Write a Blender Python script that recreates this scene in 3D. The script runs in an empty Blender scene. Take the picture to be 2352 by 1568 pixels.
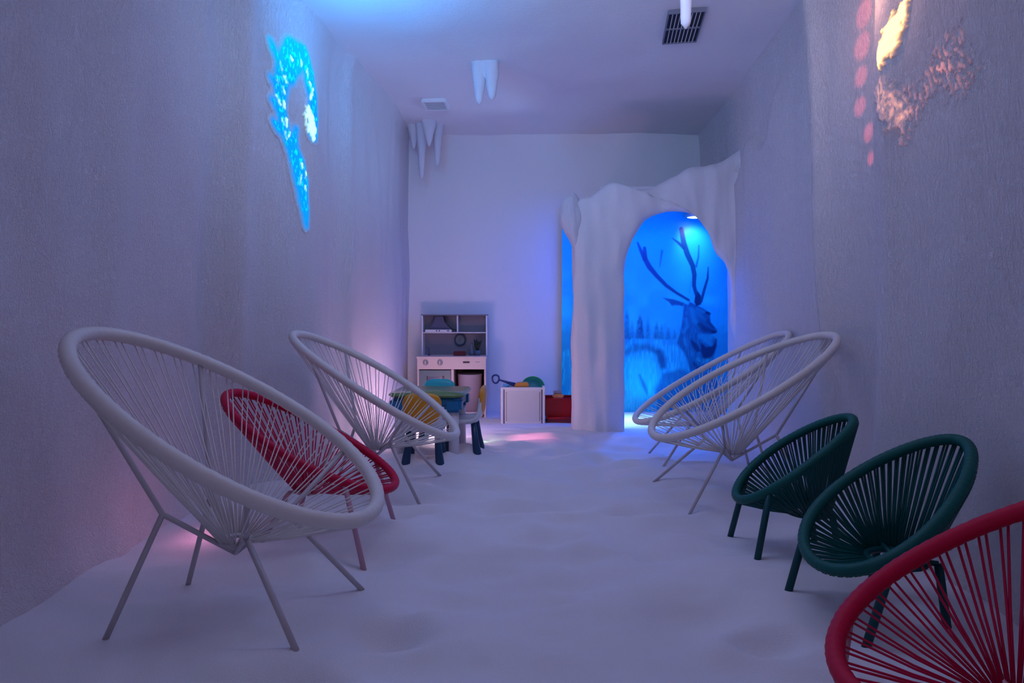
import bpy, bmesh, math, random
import numpy as np
from mathutils import Vector, Matrix, noise as mnoise

S = bpy.context.scene
C = S.collection
PI = math.pi
random.seed(7)

# ---------------------------------------------------------------- camera
cam_d = bpy.data.cameras.new('camera')
cam = bpy.data.objects.new('camera', cam_d)
C.objects.link(cam)
cam_d.sensor_width = 36.0
cam_d.lens = 36.0 * 1400 / 2352
cam_d.clip_start = 0.05
cam.location = (0, 0, 1.0)
cam.rotation_euler = (PI / 2 - math.atan2(50, 1400), 0, 0)
S.camera = cam

# ---------------------------------------------------------------- world, exposure
w = bpy.data.worlds.new('world')
S.world = w
w.use_nodes = True
w.node_tree.nodes['Background'].inputs[0].default_value = (0.30, 0.27, 0.6, 1)
w.node_tree.nodes['Background'].inputs[1].default_value = 0.25
S.view_settings.view_transform = 'Standard'
S.view_settings.look = 'None'
S.view_settings.gamma = 1.0
S.view_settings.use_curve_mapping = False
S.view_settings.exposure = 0.36

# ---------------------------------------------------------------- room lights and added fills
def light(name, kind, loc, power, color, aim=None, **kw):
    d = bpy.data.lights.new(name, kind)
    d.energy = power
    d.color = color
    for k, v in kw.items():
        setattr(d, k, v)
    o = bpy.data.objects.new(name, d)
    C.objects.link(o)
    o.location = loc
    if aim is not None:
        o.rotation_euler = (Vector(aim) - Vector(loc)).to_track_quat('-Z', 'Y').to_euler()
    return o

LAV = (0.47, 0.505, 0.94)
light('ceiling_fill', 'AREA', (0.1, 2.9, 2.9), 9.5, LAV, (0.1, 3.9, 0), shape='RECTANGLE', size=1.6, size_y=0.8)  # added overhead fill, out of view, for the lavender ambient
light('rear_fill', 'AREA', (0.1, -0.75, 2.0), 3, (0.46, 0.58, 0.90), (0.1, 4.6, 3.0), shape='RECTANGLE', size=1.6, size_y=0.3, spread=1.0)  # added fill behind the viewer, washing ceiling and back wall
light('ceiling_fill', 'AREA', (0.0, 0.7, 2.9), 3.0, (0.56, 0.50, 0.82), (0.0, 1.2, 0), shape='RECTANGLE', size=1.6, size_y=0.8)  # added overhead fill for the near end of the room
light('uplight_fill', 'AREA', (0.15, 2.5, 2.45), 9, (0.38, 0.58, 0.94), (0.2, 3.4, 3.0), shape='RECTANGLE', size=1.4, size_y=0.3)  # added fill floating below the ceiling to brighten it
light('rear_fill', 'AREA', (0.1, -0.8, 1.5), 3.2, (0.60, 0.52, 0.76), (0.1, 3.0, 1.3), shape='RECTANGLE', size=1.8, size_y=0.5)  # added low fill from behind, lifting the near walls
# added cool fill, hidden behind the arch top, brightening ceiling and left wall
light('alcove_roof_fill', 'SPOT', (1.0, 6.2, 2.32), 30, (0.36, 0.56, 1.0), (-1.1, 5.1, 2.62), spot_size=1.15, spot_blend=1.0, shadow_soft_size=0.1)
# faint pink lamp on the floor by the left wall
light('pink_floor_lamp', 'POINT', (-1.42, 2.75, 0.12), 0.35, (1.0, 0.30, 0.55), shadow_soft_size=0.06)
# blue lamp high on the left wall
light('blue_wall_lamp', 'SPOT', (-0.95, 3.35, 2.55), 34, (0.03, 0.36, 1.0), (-0.75, 4.0, 3.0), spot_size=2.6, spot_blend=1.0, shadow_soft_size=0.08)
# blue light of the alcove
light('alcove_lamp', 'AREA', (1.38, 5.85, 1.95), 17, (0.0, 0.09, 1.0), (1.35, 6.6, 0.6), shape='RECTANGLE', size=1.1, size_y=0.15)
light('alcove_floor_lamp', 'SPOT', (1.45, 6.25, 0.06), 7, (0.0, 0.22, 1.0), (1.50, 6.6, 0.7), spot_size=1.9, spot_blend=1.0, shadow_soft_size=0.03)
light('alcove_floor_light', 'AREA', (1.15, 6.1, 1.2), 3, (0.35, 0.70, 1.0), (1.15, 6.05, 0), shape='RECTANGLE', size=0.3, size_y=0.3, spread=0.9)
light('alcove_spill_lamp', 'SPOT', (1.45, 6.35, 2.12), 120, (0.0, 0.16, 1.0), (1.12, 5.0, 0), spot_size=0.55, spot_blend=0.7, shadow_soft_size=0.08)
# pink and white lamps on the floor behind the play table
light('play_corner_lamp', 'POINT', (-0.72, 5.15, 0.22), 8, (1.0, 0.55, 0.78), shadow_soft_size=0.14)
light('play_corner_lamp', 'POINT', (-0.60, 4.95, 0.12), 0.9, (1.0, 0.9, 0.9), shadow_soft_size=0.05)
light('colour_projector', 'SPOT', (-0.35, 5.6, 1.6), 150, (0.55, 1.0, 0.42), (-0.15, 5.06, 0), spot_size=0.20, spot_blend=1.0, shadow_soft_size=0.03)
light('colour_projector', 'SPOT', (-0.35, 5.6, 1.6), 90, (1.0, 0.22, 0.38), (0.15, 5.12, 0), spot_size=0.30, spot_blend=1.0, shadow_soft_size=0.03)
# warm lamp in the right wall niche
light('niche_lamp', 'POINT', (1.55, 2.93, 2.50), 1.6, (1.0, 0.45, 0.28), shadow_soft_size=0.03)

# ---------------------------------------------------------------- helpers
def fbm(x, y, z, o=4):
    v, a = 0.0, 1.0
    for i in range(o):
        v += a * mnoise.noise(Vector((x, y, z)))
        x *= 2.03; y *= 2.03; z *= 2.03; a *= 0.5
    return v

def sstep(a, b, x):
    t = min(1, max(0, (x - a) / (b - a)))
    return t * t * (3 - 2 * t)

def empty(name, loc, rz=0, label=None, cat=None, group=None):
    o = bpy.data.objects.new(name, None)
    C.objects.link(o)
    o.location = loc
    o.rotation_euler = (0, 0, rz)
    o.empty_display_size = 0.1
    if label: tag(o, label, cat, group)
    return o

def tag(o, label, cat, group=None):
    o['label'] = label
    o['category'] = cat
    if group: o['group'] = group
    return o

class MB:
    """collects shapes and links them as one mesh object"""
    def __init__(s):
        s.v = []; s.f = []; s.sm = []
    def add(s, vs, fs, smooth=True):
        n = len(s.v)
        s.v += [tuple(p) for p in vs]
        s.f += [tuple(i + n for i in f) for f in fs]
        s.sm += [smooth] * len(fs)
        return s
    def box(s, lo, hi, bev=0.004):
        bm = bmesh.new()
        bmesh.ops.create_cube(bm, size=1)
        for v in bm.verts:
            v.co = Vector([(lo[i] + hi[i]) / 2 + v.co[i] * (hi[i] - lo[i]) for i in range(3)])
        if bev > 0:
            bev = min(bev, 0.3 * min(hi[i] - lo[i] for i in range(3)))
            bmesh.ops.bevel(bm, geom=bm.edges[:], offset=bev, segments=2, affect='EDGES')
        s.bm(bm, False)
        return s
    def bm(s, bm, smooth=True, M=None):
        bm.verts.ensure_lookup_table()
        vs = [(M @ v.co) if M else v.co for v in bm.verts]
        s.add(vs, [[v.index for v in f.verts] for f in bm.faces], smooth)
        bm.free()
        return s
    def tube(s, pts, r, n=8, closed=False, caps=True):
        P = [Vector(p) for p in pts]
        N = len(P)
        R = r if hasattr(r, '__len__') else [r] * N
        vs = []
        t0 = (P[1] - P[0]).normalized()
        a = t0.orthogonal().normalized()
        tang = []
        for i in range(N):
            if closed: t = P[(i + 1) % N] - P[i - 1]
            else: t = P[min(i + 1, N - 1)] - P[max(i - 1, 0)]
            tang.append(t.normalized())
        frames = []
        for i in range(N):
            t = tang[i]
            a = (a - t * a.dot(t)).normalized()
            frames.append(a.copy())
        tw = 0
        if closed:
            a2 = (frames[-1] - tang[0] * frames[-1].dot(tang[0])).normalized()
            b0 = tang[0].cross(frames[0])
            tw = math.atan2(a2.dot(b0), a2.dot(frames[0]))
        for i in range(N):
            t = tang[i]; a = frames[i]; b = t.cross(a)
            o = -tw * i / N
            for k in range(n):
                q = 2 * PI * k / n + o
                vs.append(P[i] + (a * math.cos(q) + b * math.sin(q)) * R[i])
        fs = []
        for i in range(N if closed else N - 1):
            j = (i + 1) % N
            for k in range(n):
                l = (k + 1) % n
                fs.append((i * n + k, i * n + l, j * n + l, j * n + k))
        if not closed and caps:
            fs.append(tuple(reversed(range(n))))
            fs.append(tuple(range((N - 1) * n, N * n)))
        s.add(vs, fs, True)
        return s
    def lathe(s, prof, n=24, c=(0, 0, 0), sq=1.0):
        vs = []; fs = []
        m = len(prof)
        for i in range(n):
            q = 2 * PI * i / n
            for r, z in prof:
                vs.append((c[0] + r * math.cos(q), c[1] + r * math.sin(q) * sq, c[2] + z))
        for i in range(n):
            j = (i + 1) % n
            for k in range(m - 1):
                fs.append((i * m + k, j * m + k, j * m + k + 1, i * m + k + 1))
        s.add(vs, fs, True)
        return s
    def prism(s, poly, y0, y1, bev=0.0):
        """polygon given in (x, z), extruded along y"""
        bm = bmesh.new()
        vv = [bm.verts.new((x, y0, z)) for x, z in poly]
        f = bm.faces.new(vv)
        r = bmesh.ops.extrude_face_region(bm, geom=[f])
        for v in r['geom']:
            if isinstance(v, bmesh.types.BMVert): v.co.y = y1
        bmesh.ops.recalc_face_normals(bm, faces=bm.faces[:])
        if bev > 0:
            bmesh.ops.bevel(bm, geom=bm.edges[:], offset=bev, segments=2, affect='EDGES')
        return s.bm(bm, False)
    def build(s, name, mat, parent=None, label=None):
        me = bpy.data.meshes.new(name)
        me.from_pydata(s.v, [], s.f)
        me.update()
        me.polygons.foreach_set('use_smooth', s.sm)
        if isinstance(mat, (list, tuple)):
            for m in mat: me.materials.append(m)
        else:
            me.materials.append(mat)
        o = bpy.data.objects.new(name, me)
        C.objects.link(o)
        if parent: o.parent = parent
        if label: o['label'] = label
        return o

# ---------------------------------------------------------------- materials
def mat(name, col, rough=0.6, metal=0.0, spec=0.5, sheen=0.0, bump=None, trans=0.0, var=0.0, coat=0.0):
    m = bpy.data.materials.new(name)
    m.use_nodes = True
    nt = m.node_tree
    b = nt.nodes['Principled BSDF']
    b.inputs['Base Color'].default_value = (*col, 1)
    b.inputs['Roughness'].default_value = rough
    b.inputs['Metallic'].default_value = metal
    b.inputs['Specular IOR Level'].default_value = spec
    b.inputs['Transmission Weight'].default_value = trans
    b.inputs['Coat Weight'].default_value = coat
    tc = nt.nodes.new('ShaderNodeTexCoord')
    if var > 0:
        n = nt.nodes.new('ShaderNodeTexNoise'); n.inputs['Scale'].default_value = 12
        n.inputs['Detail'].default_value = 4
        nt.links.new(tc.outputs['Object'], n.inputs['Vector'])
        mx = nt.nodes.new('ShaderNodeMix'); mx.data_type = 'RGBA'
        mx.inputs[6].default_value = (*[c * (1 - var) for c in col], 1)
        mx.inputs[7].default_value = (*[min(1, c * (1 + var)) for c in col], 1)
        nt.links.new(n.outputs['Fac'], mx.inputs[0])
        nt.links.new(mx.outputs[2], b.inputs['Base Color'])
    if bump:
        sc, st, dist = bump
        n = nt.nodes.new('ShaderNodeTexNoise'); n.inputs['Scale'].default_value = sc
        n.inputs['Detail'].default_value = 3
        nt.links.new(tc.outputs['Object'], n.inputs['Vector'])
        bp = nt.nodes.new('ShaderNodeBump'); bp.inputs['Strength'].default_value = st
        bp.inputs['Distance'].default_value = dist
        nt.links.new(n.outputs['Fac'], bp.inputs['Height'])
        nt.links.new(bp.outputs['Normal'], b.inputs['Normal'])
    return m

def salt_mat(name, col=(0.80, 0.79, 0.80), grain=1.0, streak=1.0, stretch=(1, 1, 0.42), spread=0.06):
    """packed white salt: fine grain, long combed streaks and slow colour drift"""
    m = bpy.data.materials.new(name)
    m.use_nodes = True
    nt = m.node_tree; L = nt.links.new
    b = nt.nodes['Principled BSDF']
    b.inputs['Roughness'].default_value = 0.85
    b.inputs['Specular IOR Level'].default_value = 0.25
    tc = nt.nodes.new('ShaderNodeTexCoord')
    mp = nt.nodes.new('ShaderNodeMapping')
    mp.inputs['Scale'].default_value = stretch
    mp.inputs['Rotation'].default_value = (0.35, 0.18, 0)
    L(tc.outputs['Object'], mp.inputs['Vector'])
    n1 = nt.nodes.new('ShaderNodeTexNoise'); n1.inputs['Scale'].default_value = 70
    n1.inputs['Detail'].default_value = 6; n1.inputs['Roughness'].default_value = 0.62
    n1.inputs['Distortion'].default_value = 2.0
    L(mp.outputs['Vector'], n1.inputs['Vector'])
    n2 = nt.nodes.new('ShaderNodeTexNoise'); n2.inputs['Scale'].default_value = 190
    n2.inputs['Detail'].default_value = 3
    L(tc.outputs['Object'], n2.inputs['Vector'])
    n3 = nt.nodes.new('ShaderNodeTexNoise'); n3.inputs['Scale'].default_value = 1.1
    n3.inputs['Detail'].default_value = 5
    L(mp.outputs['Vector'], n3.inputs['Vector'])
    cr = nt.nodes.new('ShaderNodeMix'); cr.data_type = 'RGBA'
    cr.inputs[6].default_value = (col[0] * (1 - spread), col[1] * (1 - spread * 1.5), col[2] * (1 - spread), 1)
    cr.inputs[7].default_value = (*[min(.95, c * (1 + spread)) for c in col], 1)
    L(n3.outputs['Fac'], cr.inputs[0])
    L(cr.outputs[2], b.inputs['Base Color'])
    b1 = nt.nodes.new('ShaderNodeBump'); b1.inputs['Strength'].default_value = 0.8 * streak
    b1.inputs['Distance'].default_value = 0.02
    L(n1.outputs['Fac'], b1.inputs['Height'])
    b2 = nt.nodes.new('ShaderNodeBump'); b2.inputs['Strength'].default_value = 0.6 * grain
    b2.inputs['Distance'].default_value = 0.005
    L(n2.outputs['Fac'], b2.inputs['Height'])
    L(b1.outputs['Normal'], b2.inputs['Normal'])
    L(b2.outputs['Normal'], b.inputs['Normal'])
    return m

M_wall = salt_mat('salt_wall', (0.83, 0.81, 0.83))
M_back = salt_mat('smooth_salt_wall', (0.76, 0.75, 0.77), 0.6, 0.15, (1, 1, 0.8))
M_ceil = salt_mat('salt_ceiling', (0.80, 0.80, 0.82), 0.6, 0.30, (0.25, 1, 1))
M_floor = salt_mat('loose_salt', (0.74, 0.74, 0.76), 0.8, 0.12, (0.6, 1, 1), 0.10)
M_ice = salt_mat('salt_stalactite', (0.66, 0.65, 0.70), 0.5, 0.2)
M_arch = salt_mat('salt_arch', (0.80, 0.77, 0.79), 0.7, 0.3)
M_white_rim = mat('cream_vinyl_rim', (0.70, 0.66, 0.62), 0.45, bump=(60, 0.25, 0.004), var=0.06)
M_white_cord = mat('cream_vinyl_cord', (0.74, 0.70, 0.66), 0.35)
M_white_steel = mat('white_painted_steel', (0.50, 0.46, 0.47), 0.4, var=0.08)
M_green_rim = mat('green_vinyl_rim', (0.002, 0.10, 0.085), 0.5, spec=0.25, bump=(60, 0.3, 0.004), var=0.1)
M_green_cord = mat('green_vinyl_cord', (0.002, 0.09, 0.085), 0.4, spec=0.25)
M_green_steel = mat('dark_green_painted_steel', (0.003, 0.065, 0.07), 0.4, spec=0.25)
M_pink_rim = mat('crimson_vinyl_rim', (0.52, 0.003, 0.045), 0.5, spec=0.2, bump=(60, 0.25, 0.004), var=0.08)
M_pink_cord = mat('crimson_vinyl_cord', (0.50, 0.006, 0.06), 0.4, spec=0.25)
M_pink_steel = mat('pink_painted_steel', (0.55, 0.30, 0.36), 0.4)

# ---------------------------------------------------------------- floor
_r = random.Random(21)
HOLLOWS = [(_r.uniform(-0.7, 1.0), _r.uniform(1.2, 5.2), _r.uniform(0.07, 0.16), _r.uniform(0.014, 0.040)) for _ in range(60)]
def floor_h(x, y):
    w1 = fbm(x * 1.1 + 3.1, y * 2.0, 0.0, 3) * 0.042
    r = fbm(x * 2.6 + 9, y * 4.6 + 2, 5.0, 2)
    w2 = (1 - abs(r) * 2.0) * 0.014
    q = fbm(x * 4.3 + 1, y * 6.0, 9.0, 2) * 0.006
    amp = sstep(-0.5, 1.5, y) * (1 - 0.75 * sstep(5.2, 5.8, y))
    amp *= 1 - 0.5 * sstep(1.0, 1.6, abs(x))
    # trodden hollows
    hol = 0.0
    for hx, hy, hr, hd in HOLLOWS:
        d = ((x - hx) / (hr * 1.5)) ** 2 + ((y - hy) / hr) ** 2
        if d < 6: hol += hd * (1.25 * math.exp(-d * 2.2) - 0.35 * math.exp(-(math.sqrt(d) - 1.25) ** 2 * 4))
    return (w1 * 1.25 + w2 + q - 0.008) * amp - hol * sstep(0.8, 1.3, y) * (1 - sstep(5.0, 5.5, y))

def struct(o):
    o['kind'] = 'structure'
    return o

NX, NY = 300, 420
X0, X1, Y0, Y1 = -2.1, 2.8, -1.3, 6.9
mb = MB()
vs = []
for j in range(NY + 1):
    y = Y0 + (Y1 - Y0) * j / NY
    for i in range(NX + 1):
        x = X0 + (X1 - X0) * i / NX
        vs.append((x, y, floor_h(x, y)))
fs = [(j * (NX + 1) + i, j * (NX + 1) + i + 1, (j + 1) * (NX + 1) + i + 1, (j + 1) * (NX + 1) + i) for j in range(NY) for i in range(NX)]
mb.add(vs, fs)
struct(mb.build('floor', M_floor))

# ---------------------------------------------------------------- walls
def catmull(pts, n):
    out = []
    P = [pts[0]] + list(pts) + [pts[-1]]
    for i in range(1, len(P) - 2):
        for k in range(n):
            t = k / n
            out.append(tuple(0.5 * ((2 * P[i][c]) + (-P[i-1][c] + P[i+1][c]) * t + (2*P[i-1][c] - 5*P[i][c] + 4*P[i+1][c] - P[i+2][c]) * t*t + (-P[i-1][c] + 3*P[i][c] - 3*P[i+1][c] + P[i+2][c]) * t**3) for c in range(len(pts[0]))))
    out.append(tuple(pts[-1]))
    return out

def resample(p, d):
    out = [p[0]]
    acc = 0
    for a, b in zip(p, p[1:]):
        L = math.dist(a[:2], b[:2])
        if L < 1e-9: continue
        t = d - acc
        while t <= L:
            out.append(tuple(a[i] + (b[i] - a[i]) * t / L for i in range(len(a))))
            t += d
        acc = (acc + L) % d if t - d <= L else acc + L
        acc = L - (t - d)
    out.append(p[-1])
    return out

def wall(name, path, mat_, amp=1.0, nrm_sign=1, z0=-0.06, z1=3.06, seed=0, lump=None, skip=None):
    """path: (x_bottom, y, x_top) seen from above; a vertical skin of salt with waves, and a plain back"""
    P = resample(catmull(path, 12), 0.035)
    nz = int((z1 - z0) / 0.035)
    n = len(P)
    vs = []
    for i, p in enumerate(P):
        a, b = P[max(0, i - 1)], P[min(n - 1, i + 1)]
        tx, ty = b[0] - a[0], b[1] - a[1]
        l = math.hypot(tx, ty) or 1
        nx, ny = ty / l * nrm_sign, -tx / l * nrm_sign
        for k in range(nz + 1):
            z = z0 + (z1 - z0) * k / nz
            f = max(0, min(1, z / 3.0))
            x = p[0] * (1 - f) + p[2] * f
            y = p[1]
            d = fbm(x * 1.3 + seed, y * 1.3, z * 0.45, 3) * 0.045 * amp
            d += fbm(x * 6 + seed, y * 6, z * 1.3, 3) * 0.009 * amp
            if lump: d += lump(x, y, z)
            # salt drifts out where it meets the floor and the ceiling
            d += 0.06 * math.exp(-max(0, z) / 0.07) + 0.05 * math.exp(-max(0, 3.0 - z) / 0.08)
            vs.append((x + nx * d, y + ny * d, z))
    fs = []
    for i in range(n - 1):
        for k in range(nz):
            q = (i * (nz + 1) + k, (i + 1) * (nz + 1) + k, (i + 1) * (nz + 1) + k + 1, i * (nz + 1) + k + 1)
            if skip and skip(*vs[q[0]]): continue
            fs.append(q)
    m = MB().add(vs, fs)
    o = m.build(name, mat_)
    bm = bmesh.new(); bm.from_mesh(o.data)
    bmesh.ops.recalc_face_normals(bm, faces=bm.faces[:])
    bm.to_mesh(o.data); bm.free()
    return struct(o)

LEFT = [(-1.66, -1.2, -1.6), (-1.68, 0.6, -1.62), (-1.72, 2.0, -1.60), (-1.75, 2.6, -1.58), (-1.75, 3.15, -1.56), (-1.66, 3.52, -1.52), (-1.52, 3.74, -1.42),
        (-1.34, 4.05, -1.31), (-1.30, 4.35, -1.27), (-1.29, 4.62, -1.25), (-1.22, 4.85, -1.22), (-1.17, 5.4, -1.16), (-1.13, 6.0, -1.12), (-1.11, 6.80, -1.10)]
RIGHT = [(1.72, -1.2, 1.72), (1.72, 0.6, 1.72), (1.72, 2.0, 1.72), (1.72, 2.6, 1.71), (1.73, 2.88, 1.70), (1.80, 2.95, 1.75), (1.89, 3.06, 1.80), (1.93, 3.3, 1.81), (1.92, 3.52, 1.79),
         (1.95, 3.66, 1.80), (2.0, 3.9, 1.83), (2.03, 4.6, 1.90), (2.06, 5.4, 1.97), (2.08, 6.0, 2.02), (2.10, 6.80, 2.06)]
def lump_right(x, y, z):
    # the lower wall stands proud beside the arch, with a broken top edge
    e = 2.35 + 0.12 * math.sin(y * 9) + 0.25 * sstep(5.2, 4.2, y)
    g = lambda c, w: math.exp(-((y - c) / w) ** 2)
    fold = 0.075 * g(3.62, 0.055) - 0.03 * g(3.80, 0.08) + 0.02 * g(2.80, 0.06)
    return fold + 0.05 * sstep(e + 0.03, e - 0.04, z) * sstep(4.0, 4.9, y)
def lump_left(x, y, z):
    g = lambda c, w: math.exp(-((y - c) / w) ** 2)
    return 0.06 * g(3.56, 0.07) - 0.05 * g(3.36, 0.09) * sstep(0.2, 0.9, z) + 0.03 * g(2.6, .12) + 0.03 * g(4.72, 0.07) - 0.02 * g(4.5, .1)
wall('wall_left', LEFT, M_wall, 1.0, 1, seed=2.0, lump=lump_left)
wall('wall_right', RIGHT, M_wall, 0.8, -1, seed=8.0, lump=lump_right, skip=lambda x, y, z: y > 5.62 and z < 2.16)
wall('wall_back', [(-1.30, 6.66, -1.30), (0, 6.66, 0), (1.0, 6.66, 1.0), (2.80, 6.66, 2.80)], M_back, 0.35, 1, seed=4)
wall('wall_rear', [(-1.8, -1.05, -1.8), (0, -1.05, 0), (1.9, -1.05, 1.9)], M_back, 0.5, -1, seed=5)
# ceiling
vs = []
NX, NY = 90, 160
for j in range(NY + 1):
    y = -1.3 + 8.2 * j / NY
    for i in range(NX + 1):
        x = -2.1 + 4.4 * i / NX
        vs.append((x, y, 2.99 + fbm(x * 1.2, y * 0.9, 3.0, 3) * 0.02))
fs = [(j * (NX + 1) + i, (j + 1) * (NX + 1) + i, (j + 1) * (NX + 1) + i + 1, j * (NX + 1) + i + 1) for j in range(NY) for i in range(NX)]
struct(MB().add(vs, fs).build('ceiling', M_ceil))

# ---------------------------------------------------------------- arched partition of the alcove
def arch_partition():
    YF = 5.42
    def q(px, py, Y=YF): return ((px - 1176) * Y / 1400, 1 + (734 - py) * Y / 1400)
    inner = [(1.006, -0.05), (1.006, 0.3), (1.003, 0.7), (1.0, 1.1), (1.005, 1.4), (1.03, 1.60), (1.09, 1.76), (1.19, 1.88), (1.32, 1.945), (1.48, 1.955), (1.62, 1.935), (1.71, 1.86),
             (1.76, 1.72), (1.82, 1.60), (1.895, 1.50), (1.94, 1.37), (1.953, 1.2), (1.948, 1.0), (1.975, 0.85), (2.01, 0.6), (2.01, 0.3), (2.0, -0.05)]
    outer = [(0.555, -0.05), (0.558, 0.3), (0.552, 0.7), (0.558, 1.1), (0.560, 1.5), (0.565, 1.85), (0.60, 2.06), (0.72, 2.11), (0.86, 2.20), (0.95, 2.21), (1.08, 2.16), (1.22, 2.17),
             (1.42, 2.26), (1.56, 2.33), (1.72, 2.36), (1.86, 2.40), (2.02, 2.50), (2.17, 2.62), (2.18, 1.9), (2.18, 1.2), (2.18, 0.5), (2.18, -0.05)]
    I = catmull(inner, 7); O = catmull(outer, 7)
    rows = []
    m = 14
    # closed loop of rings from the hole's back edge over the front to the outer back edge
    for a, b in zip(I, O):
        ring = []
        wdt = math.dist(a, b)
        for k in range(7):       # reveal of the opening
            t = 1 - k / 6
            fx = 0.16 * t * sstep(1.15, 1.75, a[0]); fz = 0.07 * t * sstep(1.5, 1.9, a[1])
            ring.append((a[0] + fx, YF + 0.03 + 0.23 * t, a[1] + fz, 0))
        for k in range(1, m):
            t = k / m
            e = min(t, 1 - t) * wdt
            bul = 0.05 * (1 - math.exp(-e / 0.05))
            ring.append((a[0] + (b[0] - a[0]) * t, YF + 0.03 - bul, a[1] + (b[1] - a[1]) * t, 1))
        for k in range(7):
            ring.append((b[0], YF + 0.03 + 0.23 * k / 6, b[1], 0))
        for k in range(1, 8):
            t = 1 - k / 8
            ax = a[0] + 0.16 * sstep(1.15, 1.75, a[0]); az = a[1] + 0.07 * sstep(1.5, 1.9, a[1])
            ring.append((ax + (max(b[0], ax + .02) - ax) * t, YF + 0.27, az + (b[1] - az) * t, 0))
        rows.append(ring)
    vs = []
    for ring in rows:
        for x, y, z, f in ring:
            dx = fbm(x * 5, z * 3, y * 4, 3) * 0.012
            dy = fbm(x * 5 + 7, z * 1.6, y, 3) * 0.042
            dz = fbm(x * 7 + 3, z * 4, y * 3, 2) * 0.012
            flute = 0.005 * math.sin(x * 42 + z * 1.5) * sstep(1.1, 0.95, x) * f
            cove = -0.75 * sstep(1.96, 2.16, x) ** 1.3
            vs.append((x + dx, y + dy + flute + cove, z + dz))
    n = len(rows[0])
    fs = []
    for i in range(len(rows) - 1):
        for k in range(n):
            l = (k + 1) % n
            fs.append((i * n + k, i * n + l, (i + 1) * n + l, (i + 1) * n + k))
    root = empty('salt_arch', (1.3, YF + 0.1, 0), 0, 'lumpy white salt arch with a thick left pillar, opening onto the blue alcove', 'arch')
    T = Vector((-1.3, -YF - 0.1, 0))
    mb = MB().add([Vector(v) + T for v in vs], fs)
    o = mb.build('arch_wall', M_arch, root)
    # roof slab of the alcove behind the arch
    mb = MB(); mb.box(Vector((0.82, 5.72, 2.20)) + T, Vector((2.70, 6.63, 2.24)) + T, 0.01)
    mb.build('alcove_roof', M_arch, root)
    mb = MB(); mb.box(Vector((2.66, 5.66, -0.05)) + T, Vector((2.72, 6.64, 2.22)) + T, 0.01); mb.box(Vector((2.16, 5.62, -0.05)) + T, Vector((2.70, 5.70, 2.22)) + T, 0.01)  # second box is unseen, added to keep the alcove light in
    mb.build('alcove_side_and_added_wall', M_arch, root)
    # overhanging clump on the top left of the pillar
    bm = bmesh.new()
    bmesh.ops.create_icosphere(bm, subdivisions=5, radius=1)
    for v in bm.verts:
        z = v.co.z
        t = (1 - z) / 2          # 0 top, 1 bottom
        wdt = 0.120 * (1 - 0.80 * sstep(0.28, 0.70, t)) 
        x = 0.530 + 0.05 * sstep(0.3, 0.8, t) + v.co.x * wdt
        y = YF + 0.10 + v.co.y * (0.11 - 0.06 * sstep(0.3, 0.9, t))
        zz = 2.14 - t * 0.72
        d = fbm(x * 14, y * 14, zz * 4, 3) * 0.016
        v.co = Vector((x + v.co.x * d * 1.5, y + v.co.y * d, zz + d)) + T
    mb = MB().bm(bm)
    mb.build('salt_clump', M_ice, root, 'pale overhanging clump of salt')
    return root
arch_partition()

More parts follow.
